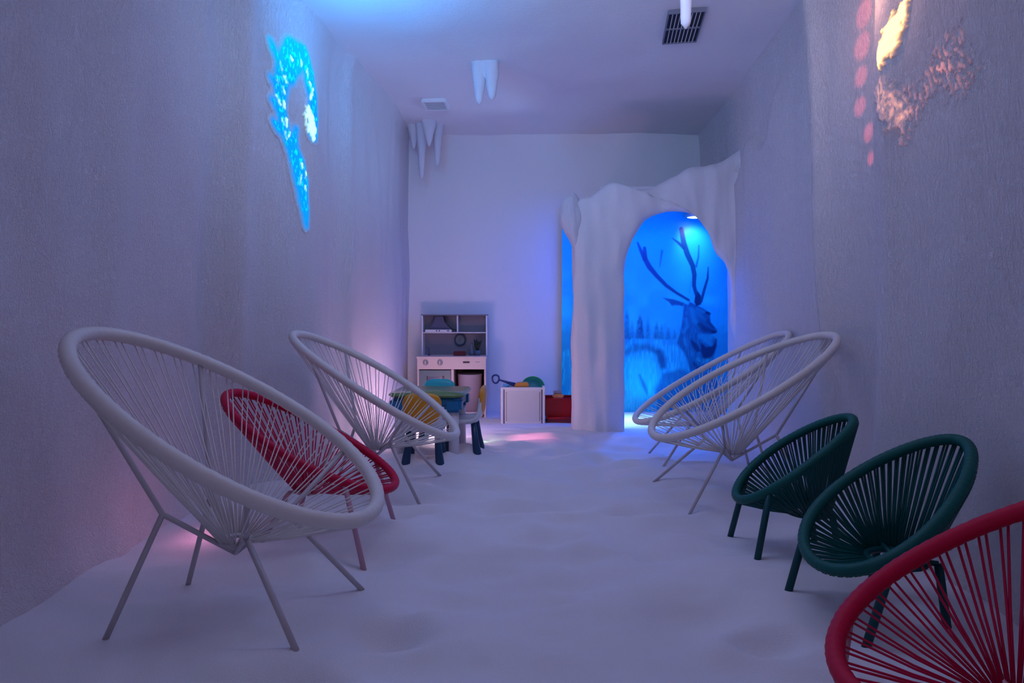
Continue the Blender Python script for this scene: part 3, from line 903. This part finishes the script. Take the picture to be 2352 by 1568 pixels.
    MB().bm(bm, False, Matrix.Translation((0, 0.008, 0)) @ Matrix.Rotation(PI / 2, 4, 'X')).build('dial', M_pot, c)
    MB().tube([(0, -0.001, 0), (0.008, -0.001, 0.026)], 0.0022, 5).build('hand', M_dark, c)
    MB().tube([(0, -0.001, 0), (-0.014, -0.001, -0.012)], 0.0026, 5).build('hand', M_dark, c)
    # red box on the counter
    m = MB()
    m.box((-0.065, -0.03, 0), (0.065, 0.03, 0.042), 0.006); m.box((-0.06, -0.034, 0.034), (0.06, 0.034, 0.048), 0.004)
    o = m.build('play_dish', M_redbox); o.location = (X + 0.07, Y - 0.02, 0.622)
    tag(o, 'small dark red oblong dish on the toy kitchen counter below the clock', 'dish')
    # plant
    p = empty('potted_plant', (X + 0.255, Y + 0.03, 0.622), 0, 'dark leafy plant in a small grey pot at the right end of the counter', 'plant')
    MB().lathe([(0, 0), (0.030, 0), (0.036, 0.03), (0.030, 0.055), (0.026, 0.055), (0.03, 0.03), (0.0, 0.02)], 20).build('pot', M_pot, p)
    m = MB()
    rd = random.Random(4)
    for k in range(34):
        a = rd.uniform(0, 2 * PI); l = rd.uniform(0.09, 0.155); sp = rd.uniform(0.2, 0.42)
        pts = [Vector((0.01 * math.cos(a), 0.01 * math.sin(a), 0.04))]
        for j in range(1, 5):
            t = j / 4
            pts.append(Vector((math.cos(a) * l * sp * t, math.sin(a) * l * sp * t, 0.04 + l * t * (1 - 0.1 * t))))
        m.tube(pts, [0.003, 0.006, 0.0085, 0.006, 0.001], 5)
    m.build('leaves', M_leaf, p)
    # jug beside the plant
    m = MB(); m.lathe([(0, 0), (0.024, 0), (0.026, 0.035), (0.014, 0.07), (0.011, 0.12), (0.015, 0.135), (0.010, 0.13), (0.0, 0.06)], 20)
    o = m.build('bottle', M_pot); o.location = (X + 0.195, Y + 0.02, 0.622)
    tag(o, 'slim grey-blue bottle left of the potted plant on the toy kitchen', 'bottle')
    m = MB(); m.tube([(0, 0, 0), (0, 0, 0.07), (-0.006, 0, 0.085), (-0.02, 0, 0.088), (-0.03, 0, 0.078)], 0.006, 8); m.lathe([(0, 0), (0.016, 0), (0.014, 0.012), (0, 0.014)], 14)
    m.build('tap', M_hood, r).location = (-0.255, 0.0, 0.622)
    # pale bucket in the open compartment
    m = MB(); m.lathe([(0, 0), (0.112, 0), (0.125, 0.375), (0.129, 0.385), (0.120, 0.385), (0.108, 0.01), (0, 0.01)], 40)
    o = m.build('bucket', M_bin); o.location = (X + 0.178, Y - 0.035, 0.049)
    tag(o, 'pale pinkish round bucket inside the open right compartment of the toy kitchen', 'bucket')
kitchen()

# ---------------------------------------------------------------- crate and toys
def crate():
    r = empty('toy_crate', (0.105, 5.99, 0), 0, 'white plastic toy crate with a ribbed front and loose toys on top', 'crate')
    hx, hy, h = 0.200, 0.16, 0.352
    def walls(sy):
        m = MB()
        m.box((-hx + .02, sy * hy - .005, 0.0), (hx - .02, sy * hy + .005, h - .012), 0.002)
        for k in range(34):
            x = -hx + .045 + (2 * hx - .09) * k / 33
            m.box((x - .0028, sy * (hy + .006) - .003, 0.02), (x + .0028, sy * (hy + .006) + .003, h - .035), 0)
        return m
    fp = walls(-1).build('front_panel', M_wht, r)
    walls(1).build('back_panel', M_wht, r)
    for sx in (-1, 1):
        m = MB(); m.box((sx * hx - .004, -hy + .02, 0), (sx * hx + .004, hy - .02, h - .012), 0.002)
        m.build('side_panel', M_wht, r)
        # rows of small slots on the front
        m = MB()
        for k in range(18):
            z = 0.03 + 0.27 * k / 17
            m.box((sx * 0.160 - .003, -hy - .0125, z), (sx * 0.160 + .003, -hy - .0085, z + .008), 0)
        m.build('slot_row', M_inside, fp)
        m = MB(); m.box((sx * 0.179 - .0025, -hy - .0075, 0.0), (sx * 0.179 + .0025, -hy - .0035, h - .02), 0)
        m.build('dark_groove', M_redbox, fp)
    for sx in (-1, 1):
        for sy in (-1, 1):
            m = MB(); hh = h + (0.014 if sx > 0 else 0)
            m.box((sx * hx - .012, sy * hy - .012, -0.02), (sx * hx + .012, sy * hy + .012, hh), 0.004)
            m.build('corner_post', M_wht, r)
    m = MB()
    for sy in (-1, 1): m.box((-hx, sy * hy - .010, h - .022), (hx, sy * hy + .010, h), 0.003)
    for sx in (-1, 1): m.box((sx * hx - .010, -hy, h - .022), (sx * hx + .010, hy, h), 0.003)
    m.build('rim', M_wht, r)
    m = MB(); m.box((-hx + .01, -hy + .01, 0.012), (hx - .01, hy - .01, 0.022), 0.002)
    m.build('base', M_wht, r)
    m = MB(); m.box((-hx + .012, -hy + .012, 0.02), (hx - .012, hy - .012, 0.335), 0.02)
    # shovel
    s = empty('toy_shovel', (-0.02, 5.92, 0.37), 0, 'navy toy shovel with a ring handle sticking out of the crate on the left', 'toy')
    ring = []
    for k in range(28):
        a = 2 * PI * k / 28
        ring.append((-0.140 + 0.033 * math.cos(a) * (1 + .15 * math.sin(a)), 0, 0.052 + 0.040 * math.sin(a)))
    MB().tube(ring, 0.009, 10, closed=True).build('handle', M_blues, s)
    MB().tube([(-0.108, 0, 0.046), (-0.07, 0, 0.034), (-0.02, 0, 0.018), (0.05, 0, 0.002)], [0.008, 0.010, 0.013, 0.016], 10).build('shaft', M_blues, s)
    bm = bmesh.new(); bmesh.ops.create_cube(bm, size=1)
    bmesh.ops.bevel(bm, geom=bm.edges[:], offset=.15, segments=3, affect='EDGES')
    for v in bm.verts: v.co = Vector((0.075 + v.co.x * 0.16, v.co.y * 0.09, -0.015 + v.co.z * 0.028 - v.co.x * 0.03 + abs(v.co.y) * .02))
    MB().bm(bm).build('blade', M_blues, s)
    m = MB(); m.lathe([(0, 0), (0.022, 0), (0.026, 0.012), (0.02, 0.022), (0, 0.02)], 18)
    o = m.build('toy_cup', M_cyan); o.location = (-0.052, 5.885, 0.352); tag(o, 'tiny light blue cup on the left edge of the crate, under the shovel', 'toy')
    # amber block
    bm = bmesh.new()
    poly = [(-0.075, 0.0), (-0.068, 0.028), (-0.045, 0.046), (0.055, 0.050), (0.068, 0.036), (0.070, 0.0)]
    m = MB(); m.prism(poly, -0.045, 0.045, 0.006)
    o = m.build('toy_boat', M_ylw2); o.location = (0.095, 5.91, 0.345); tag(o, 'amber yellow plastic toy block lying in the middle of the crate', 'toy')
    # green sieve: a bowl standing on edge
    m = MB()
    m.lathe([(0.0, -0.055), (0.06, -0.052), (0.115, -0.030), (0.148, 0.0), (0.160, 0.004), (0.158, -0.004), (0.150, -0.010), (0.118, -0.038), (0.06, -0.060), (0.0, -0.062)], 48)
    sv = empty('toy_bowl', (0.205, 5.99, 0.335), 0, 'large green and teal plastic bowl standing on edge in the crate', 'toy')
    sv.rotation_euler = (math.radians(58), math.radians(-14), math.radians(8)); sv.scale = (0.72, 0.72, 0.72)
    m.build('bowl', mat('teal_green_plastic', (0.01, 0.26, 0.26), 0.4), sv)
    MB().tube([(0.158 * math.cos(a), 0.158 * math.sin(a), 0.002) for a in [2 * PI * k / 60 for k in range(60)]], 0.008, 10, closed=True).build('rim', M_green, sv, 'bright green rim')
    MB().tube([(0.130 * math.cos(a), 0.130 * math.sin(a), -0.018) for a in [2 * PI * k / 60 for k in range(60)]], 0.004, 8, closed=True).build('inner_ring', M_green, sv)
    # red bin
    b = empty('toy_bin', (0.475, 6.0, 0), 0, 'open red plastic bin on the floor between crate and pillar', 'bin')
    m = MB()
    hw, hd, hh = 0.155, 0.14, 0.235
    for sx in (-1, 1):
        m.prism([(sx * hw * .88 - .006, 0.035), (sx * hw * .88 + .006, 0.035), (sx * hw + .006, hh), (sx * hw - .006, hh)], -hd, hd, 0.002)
    m.prism([(-hw * .88, 0.035), (hw * .88, 0.035), (hw, hh), (-hw, hh)], hd - .008, hd, 0.002)
    m.prism([(-hw * .88, 0.035), (hw * .88, 0.035), (hw * .99, hh * .97), (-hw * .99, hh * .97)], -hd + .075, -hd + .083, 0.002)
    m.box((-hw * .9, -hd, 0.035), (hw * .9, hd, 0.047), 0.002)
    m.build('body', M_red, b)
    m = MB(); m.tube([(-hw, -hd, hh), (hw, -hd + .06, hh), (hw, hd, hh), (-hw, hd, hh)], 0.006, 8, closed=True)
    m.build('rim', M_red, b)
    m = MB(); m.tube([(-hw * .86, -hd - .004, 0.05), (hw * .86, -hd - .004, 0.056)], 0.007, 8); m.build('front_lip', M_red, b)
    m = MB(); m.box((-hw * .88, -hd + .01, -0.01), (hw * .88, hd - .01, 0.035), 0.004)
    m.build('base', M_redbox, b, 'dark red base')
    m = MB(); m.box((-0.055, -0.03, 0), (0.055, 0.03, 0.038), 0.01)
    o = m.build('toy_block', M_org); o.location = (0.450, 5.935, 0.238); tag(o, 'orange plastic toy block lying on the rim of the red bin', 'toy')
    m = MB(); m.box((-0.045, -0.025, 0), (0.040, 0.025, 0.032), 0.012)
    o = m.build('toy_block', M_bin); o.location = (0.448, 5.95, 0.277); tag(o, 'pale pinkish block stacked on the orange toy block', 'toy')
crate()

# ---------------------------------------------------------------- stalactites
def spike(m, x, y, top, tip, r, seed=0, blunt=0.25, flat=1.0, lean=0.0):
    n = 16; k = 18
    vs = []
    for i in range(n + 1):
        t = i / n
        rr = r * (1 - (1 - blunt) * t ** 1.5)
        if t > 0.93: rr *= math.sqrt(max(0.02, 1 - ((t - .93) / .07) ** 2))
        if t < 0.1: rr *= 1 + (0.1 - t) * 2.5
        for j in range(k):
            a = 2 * PI * j / k
            q = 1 + 0.14 * fbm(math.cos(a) * 1.2 + seed, math.sin(a) * 1.2, t * 3 + seed, 2)
            vs.append((x + lean * t + rr * q * math.cos(a), y + rr * q * flat * math.sin(a), top + (tip - top) * t))
    fs = [(i * k + j, i * k + (j + 1) % k, (i + 1) * k + (j + 1) % k, (i + 1) * k + j) for i in range(n) for j in range(k)]
    fs.append(tuple(range(n * k, n * k + k)))
    m.add(vs, [tuple(reversed(f)) for f in fs])
def stalactite(label, spikes, group=None):
    m = MB()
    x0, y0 = spikes[0][0], spikes[0][1]
    for i, (x, y, top, tip, r, bl, ln) in enumerate(spikes):
        spike(m, x - x0, y - y0, 0.02, tip - top, r, i * 3.3 + x, bl, 0.8, ln)
    o = m.build('stalactite', M_ice)
    o.location = (x0, y0, spikes[0][2])
    tag(o, label, 'stalactite', group)
stalactite('two-pronged white stalactite hanging from the middle of the ceiling', [(-0.255, 4.80, 2.99, 2.67, 0.060, .35, 0), (-0.165, 4.79, 2.99, 2.70, 0.066, .30, 0.01), (-0.21, 4.80, 2.99, 2.86, 0.07, .5, 0)])
G_ = 'stalactites in the far left corner'
stalactite('leftmost short stalactite in the far left ceiling corner', [(-1.015, 6.36, 2.98, 2.76, 0.062, .12, 0)], G_)
stalactite('longest of the corner stalactites, ending lowest', [(-0.925, 6.30, 2.98, 2.44, 0.052, .38, 0)], G_)
stalactite('broad pointed stalactite between the two long corner ones', [(-0.835, 6.20, 2.98, 2.74, 0.070, .12, 0)], G_)
stalactite('second longest corner stalactite, farthest right of its row', [(-0.755, 6.30, 2.98, 2.575, 0.048, .42, -0.01)], G_)
stalactite('smooth pinkish stalactite hanging in front of the large ceiling grille', [(0.93, 3.32, 2.99, 2.555, 0.036, .72, 0.0)])

# ---------------------------------------------------------------- ceiling grilles
def big_grille():
    cx, cy = 1.155, 4.19
    r = empty('ceiling_grille', (cx, cy, 2.965), math.radians(-9), 'large dark ceiling grille with white bars, behind the hanging stalactite', 'vent')
    a, b = 0.112, 0.215
    m = MB(); m.box((-a, -b, 0.004), (a, b, 0.035), 0.002); m.build('backing', mat('black_opening', (0.003, 0.006, 0.02), 0.7), r)
    m = MB()
    m.box((-a - .006, -b - .006, -0.004), (-a + .002, b + .006, 0.03), 0.001); m.box((a - .002, -b - .006, -0.004), (a + .006, b + .006, 0.03), 0.001)
    m.box((-a, -b - .006, -0.004), (a, -b + .002, 0.03), 0.001); m.box((-a, b - .002, -0.004), (a, b + .006, 0.03), 0.001)
    m.box((-a, -0.006, -0.004), (a, 0.006, 0.01), 0.001)
    m.build('frame', M_greyw, r)
    for k in range(1, 9):
        x = -a + 2 * a * k / 9
        m = MB(); m.box((x - .0022, -b, -0.002), (x + .0022, b, 0.008), 0)
        m.build('bar', M_wht, r)
big_grille()
def small_grille():
    r = empty('ceiling_grille', (-0.70, 5.68, 2.965), math.radians(-3), 'small pale square grille on the ceiling near the corner stalactites', 'vent')
    a, b = 0.10, 0.11
    m = MB(); m.box((-a, -b, 0.003), (a, b, 0.04), 0.002); m.build('backing', mat('grey_opening', (0.22, 0.27, 0.33), 0.7), r)
    m = MB()
    for s in (-1, 1):
        m.box((s * a - .012, -b, -0.006), (s * a + .012, b, 0.03), 0.003); m.box((-a, s * b - .012, -0.006), (a, s * b + .012, 0.03), 0.003)
    m.build('frame', M_ceil, r)
    for k in range(1, 8):
        y = -b + 2 * b * k / 8
        m = MB(); m.box((-a, y - .005, -0.003), (a, y + .005, 0.006), 0); m.build('slat', M_wht, r)
small_grille()

# ---------------------------------------------------------------- backlit salt crystals in the walls, grazing light painted as glow
from mathutils.bvhtree import BVHTree
def wall_patch(name, wall_name, p0, p1, z0, z1, step, shade, label, cat, tint, off=0.009):
    """translucent salt skin following the wall, glowing for backlit crystals and for painted grazing light.
    shade(u, z) -> (r, g, b, relief) with u in metres along p0 > p1"""
    wo = bpy.data.objects[wall_name]
    bvh = BVHTree.FromPolygons([v.co[:] for v in wo.data.vertices], [p.vertices[:] for p in wo.data.polygons])
    a, b = Vector(p0), Vector(p1)
    L = (b - a).length; t = (b - a) / L
    n = Vector((-t.y, t.x)) 
    mid = (a + b) / 2
    if (Vector((0.2, 3.2)) - mid).dot(n) < 0: n = -n
    nu, nz = int(L / step), int((z1 - z0) / step)
    vs = []; col = []; keep = {}
    for i in range(nu + 1):
        for k in range(nz + 1):
            u = L * i / nu; z = z0 + (z1 - z0) * k / nz
            q = a + t * u
            o = Vector((q.x + n.x * 0.5, q.y + n.y * 0.5, z))
            h = bvh.ray_cast(o, Vector((-n.x, -n.y, 0)), 1.2)
            hp = h[0] if h[0] else Vector((q.x, q.y, z))
            c = shade(u, z)
            s = max(c[:3])
            d = off * sstep(0, 0.03, s) - 0.004 + c[3]
            vs.append(hp + Vector((n.x, n.y, 0)) * d)
            col.append((c[0], c[1], c[2], 1)); keep[(i, k)] = s
    fs = []
    for i in range(nu):
        for k in range(nz):
            if max(keep[(i, k)], keep[(i + 1, k)], keep[(i, k + 1)], keep[(i + 1, k + 1)]) > 0.004:
                fs.append((i * (nz + 1) + k, (i + 1) * (nz + 1) + k, (i + 1) * (nz + 1) + k + 1, i * (nz + 1) + k + 1))
    m = M_wall.copy(); m.name = 'glowing_' + name
    nt = m.node_tree; bs = nt.nodes['Principled BSDF']
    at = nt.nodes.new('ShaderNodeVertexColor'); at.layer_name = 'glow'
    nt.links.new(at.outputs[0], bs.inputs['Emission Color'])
    # base tinted wherever it glows, crystals and painted light alike, other salt white
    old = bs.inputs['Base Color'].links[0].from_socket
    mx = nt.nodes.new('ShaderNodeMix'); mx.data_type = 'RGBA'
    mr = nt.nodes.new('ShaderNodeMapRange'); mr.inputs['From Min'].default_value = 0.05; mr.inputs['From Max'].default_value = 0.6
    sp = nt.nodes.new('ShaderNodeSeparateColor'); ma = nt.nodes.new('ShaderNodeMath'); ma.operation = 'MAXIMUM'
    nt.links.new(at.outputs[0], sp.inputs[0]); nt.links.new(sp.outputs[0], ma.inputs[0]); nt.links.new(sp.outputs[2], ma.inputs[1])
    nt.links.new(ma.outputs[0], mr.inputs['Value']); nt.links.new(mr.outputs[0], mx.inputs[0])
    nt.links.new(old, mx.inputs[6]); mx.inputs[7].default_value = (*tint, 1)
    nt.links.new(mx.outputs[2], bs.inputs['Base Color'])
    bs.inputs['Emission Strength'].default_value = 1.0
    me = bpy.data.meshes.new(name)
    me.from_pydata([tuple(v) for v in vs], [], fs)
    ca = me.color_attributes.new('glow', 'FLOAT_COLOR', 'POINT')
    ca.data.foreach_set('color', np.array(col, np.float32).ravel())
    bm = bmesh.new(); bm.from_mesh(me)
    bmesh.ops.delete(bm, geom=[v for v in bm.verts if not v.link_faces], context='VERTS')
    bmesh.ops.recalc_face_normals(bm, faces=bm.faces[:])
    bm.to_mesh(me); bm.free()
    me.polygons.foreach_set('use_smooth', [True] * len(me.polygons))
    me.materials.append(m)
    o = bpy.data.objects.new(name, me); C.objects.link(o)
    return tag(o, label, cat)

def seg(u, z, a, b, su=1.0):
    """signed distance to a tapering stroke, widths squeezed by su across u"""
    ax, az, ar = a; bx, bz, br = b
    dx, dz = bx - ax, bz - az
    t = max(0, min(1, ((u - ax) * dx + (z - az) * dz) / (dx * dx + dz * dz + 1e-9)))
    return math.hypot((u - ax - dx * t) * su, z - az - dz * t) - (ar + (br - ar) * t)

BLUE = [[(0.345, 2.702, 0.0559), (0.285, 2.586, 0.0607), (0.252, 2.441, 0.0548), (0.246, 2.306, 0.0383), (0.269, 2.179, 0.0385), (0.335, 2.073, 0.0391), (0.379, 1.987, 0.0563), (0.406, 1.881, 0.0567), (0.42, 1.786, 0.0398), (0.434, 1.69, 0.0257), (0.444, 1.607, 0.0086)], [(0.345, 2.702, 0.0559), (0.437, 2.695, 0.057), (0.498, 2.604, 0.0462), (0.534, 2.475, 0.0408), (0.552, 2.338, 0.0351), (0.534, 2.22, 0.0349)], [(0.318, 2.516, 0.0445), (0.345, 2.634, 0.0839), (0.385, 2.621, 0.0564)], [(0.17, 2.681, 0.0081), (0.214, 2.614, 0.019), (0.269, 2.553, 0.033)], [(0.182, 2.458, 0.0135), (0.236, 2.41, 0.0328)], [(0.182, 2.325, 0.0135), (0.252, 2.268, 0.0329)], [(0.182, 2.196, 0.0135), (0.269, 2.165, 0.0385)], [(0.368, 2.205, 0.0112), (0.335, 2.073, 0.0391)]]
FLECK = [((0.512, 2.37, 0.0116), (0.537, 2.249, 0.0291)), ((0.483, 2.375, 0.023), (0.505, 2.269, 0.0289)), ((0.512, 2.242, 0.0348), (0.534, 2.197, 0.0233)), ((0.462, 2.336, 0.0115), (0.48, 2.234, 0.0144)), ((0.512, 2.454, 0.0145), (0.534, 2.518, 0.0087)), ((0.498, 2.548, 0.0087), (0.505, 2.522, 0.0087)), ((0.269, 2.353, 0.0082), (0.278, 2.321, 0.0165)), ((0.208, 2.369, 0.0054), (0.246, 2.32, 0.0055)), ((0.252, 2.233, 0.0082), (0.265, 2.205, 0.0055)), ((0.291, 2.244, 0.0111), (0.285, 2.205, 0.0083)), ((0.272, 2.166, 0.0055), (0.285, 2.124, 0.0055)), ((0.318, 2.178, 0.0056), (0.301, 2.147, 0.0083)), ((0.285, 2.505, 0.0083), (0.298, 2.478, 0.0083)), ((0.272, 2.434, 0.0055), (0.285, 2.404, 0.0083)), ((0.406, 1.998, 0.0113), (0.413, 1.972, 0.0057)), ((0.448, 1.96, 0.0029), (0.444, 1.917, 0.0057)), ((0.399, 1.922, 0.0057), (0.392, 1.865, 0.0056)), ((0.434, 1.859, 0.0086), (0.441, 1.832, 0.0057)), ((0.252, 2.574, 0.0055), (0.262, 2.538, 0.0055)), ((0.22, 2.484, 0.0054), (0.227, 2.433, 0.0027)), ((0.473, 2.624, 0.0057), (0.483, 2.571, 0.0058)), ((0.42, 2.661, 0.0057), (0.427, 2.636, 0.0057)), ((0.335, 2.644, 0.0084), (0.345, 2.634, 0.0084))]
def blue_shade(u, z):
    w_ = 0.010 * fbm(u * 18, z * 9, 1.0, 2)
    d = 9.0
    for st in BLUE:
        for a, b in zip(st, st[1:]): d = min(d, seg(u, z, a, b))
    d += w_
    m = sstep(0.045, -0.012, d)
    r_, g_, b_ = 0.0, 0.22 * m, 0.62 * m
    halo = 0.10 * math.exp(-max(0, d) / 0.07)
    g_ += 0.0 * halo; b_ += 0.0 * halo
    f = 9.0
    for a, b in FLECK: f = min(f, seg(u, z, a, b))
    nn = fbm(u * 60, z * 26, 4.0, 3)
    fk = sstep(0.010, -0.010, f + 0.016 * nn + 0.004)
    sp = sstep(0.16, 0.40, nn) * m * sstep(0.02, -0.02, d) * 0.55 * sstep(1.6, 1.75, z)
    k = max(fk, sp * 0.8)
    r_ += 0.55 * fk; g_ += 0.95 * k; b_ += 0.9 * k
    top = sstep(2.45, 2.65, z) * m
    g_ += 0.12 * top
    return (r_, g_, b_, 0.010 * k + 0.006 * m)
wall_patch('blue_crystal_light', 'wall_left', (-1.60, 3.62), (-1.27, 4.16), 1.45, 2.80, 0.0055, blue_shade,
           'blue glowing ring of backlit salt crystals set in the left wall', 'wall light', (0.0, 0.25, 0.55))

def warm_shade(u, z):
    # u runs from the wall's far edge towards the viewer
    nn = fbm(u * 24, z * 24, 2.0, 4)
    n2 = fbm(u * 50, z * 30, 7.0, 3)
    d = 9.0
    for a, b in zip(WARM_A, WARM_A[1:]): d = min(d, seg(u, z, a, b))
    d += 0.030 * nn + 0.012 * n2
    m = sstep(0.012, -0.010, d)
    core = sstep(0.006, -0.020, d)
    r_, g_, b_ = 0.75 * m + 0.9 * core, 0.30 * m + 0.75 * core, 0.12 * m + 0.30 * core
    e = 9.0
    for a, b in zip(WARM_GRAZE_B, WARM_GRAZE_B[1:]): e = min(e, seg(u, z, a, b))
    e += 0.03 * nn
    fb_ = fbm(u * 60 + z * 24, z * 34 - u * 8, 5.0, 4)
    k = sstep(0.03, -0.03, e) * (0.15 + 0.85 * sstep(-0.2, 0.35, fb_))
    r_ += 0.44 * k; g_ += 0.20 * k; b_ += 0.15 * k  # light grazing the salt texture, painted as fibrous emission
    for st in WARM_GRAZE_C:
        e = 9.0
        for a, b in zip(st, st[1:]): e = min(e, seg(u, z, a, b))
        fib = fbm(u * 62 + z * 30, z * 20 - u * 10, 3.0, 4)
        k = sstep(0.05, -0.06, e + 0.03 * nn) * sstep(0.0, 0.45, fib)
        r_ += 0.26 * k; g_ += 0.09 * k; b_ += 0.09 * k  # fainter streaks of grazing light, also painted as emission
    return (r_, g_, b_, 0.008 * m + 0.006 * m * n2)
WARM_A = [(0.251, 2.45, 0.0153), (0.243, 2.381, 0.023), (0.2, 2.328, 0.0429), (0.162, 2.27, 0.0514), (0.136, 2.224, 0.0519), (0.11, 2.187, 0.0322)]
WARM_GRAZE_B = [(0.094, 2.056, 0.0324), (0.143, 1.98, 0.0557), (0.206, 1.906, 0.0428)]
WARM_GRAZE_C = [[(0.11, 2.04, 0.0403), (0.206, 1.929, 0.0876), (0.236, 1.825, 0.0385)], [(0.295, 1.899, 0.0376), (0.379, 1.976, 0.0547), (0.458, 2.032, 0.053), (0.543, 2.079, 0.0375)], [(0.458, 2.015, 0.053), (0.578, 1.933, 0.0672)]]
wall_patch('amber_crystal_grazing_glow', 'wall_right', (1.72, 2.93), (1.72, 2.10), 1.70, 2.75, 0.006, warm_shade,
           'orange backlit salt crystals and painted grazing light high on the right wall', 'wall light', (0.75, 0.5, 0.42))
# coloured beams that fall on the wall beside the amber crystals
for (y, z, s) in [(3.192, 2.568, 0.279), (3.216, 2.416, 0.258), (3.232, 2.266, 0.193), (3.244, 2.116, 0.183), (3.161, 1.957, 0.183), (3.146, 1.823, 0.129)]:
    light('red_beam', 'SPOT', (1.25, 3.02, z + 0.05), 7.0, (1.0, 0.12, 0.13), (1.84, y, z), spot_size=s, spot_blend=0.55, shadow_soft_size=0.012)
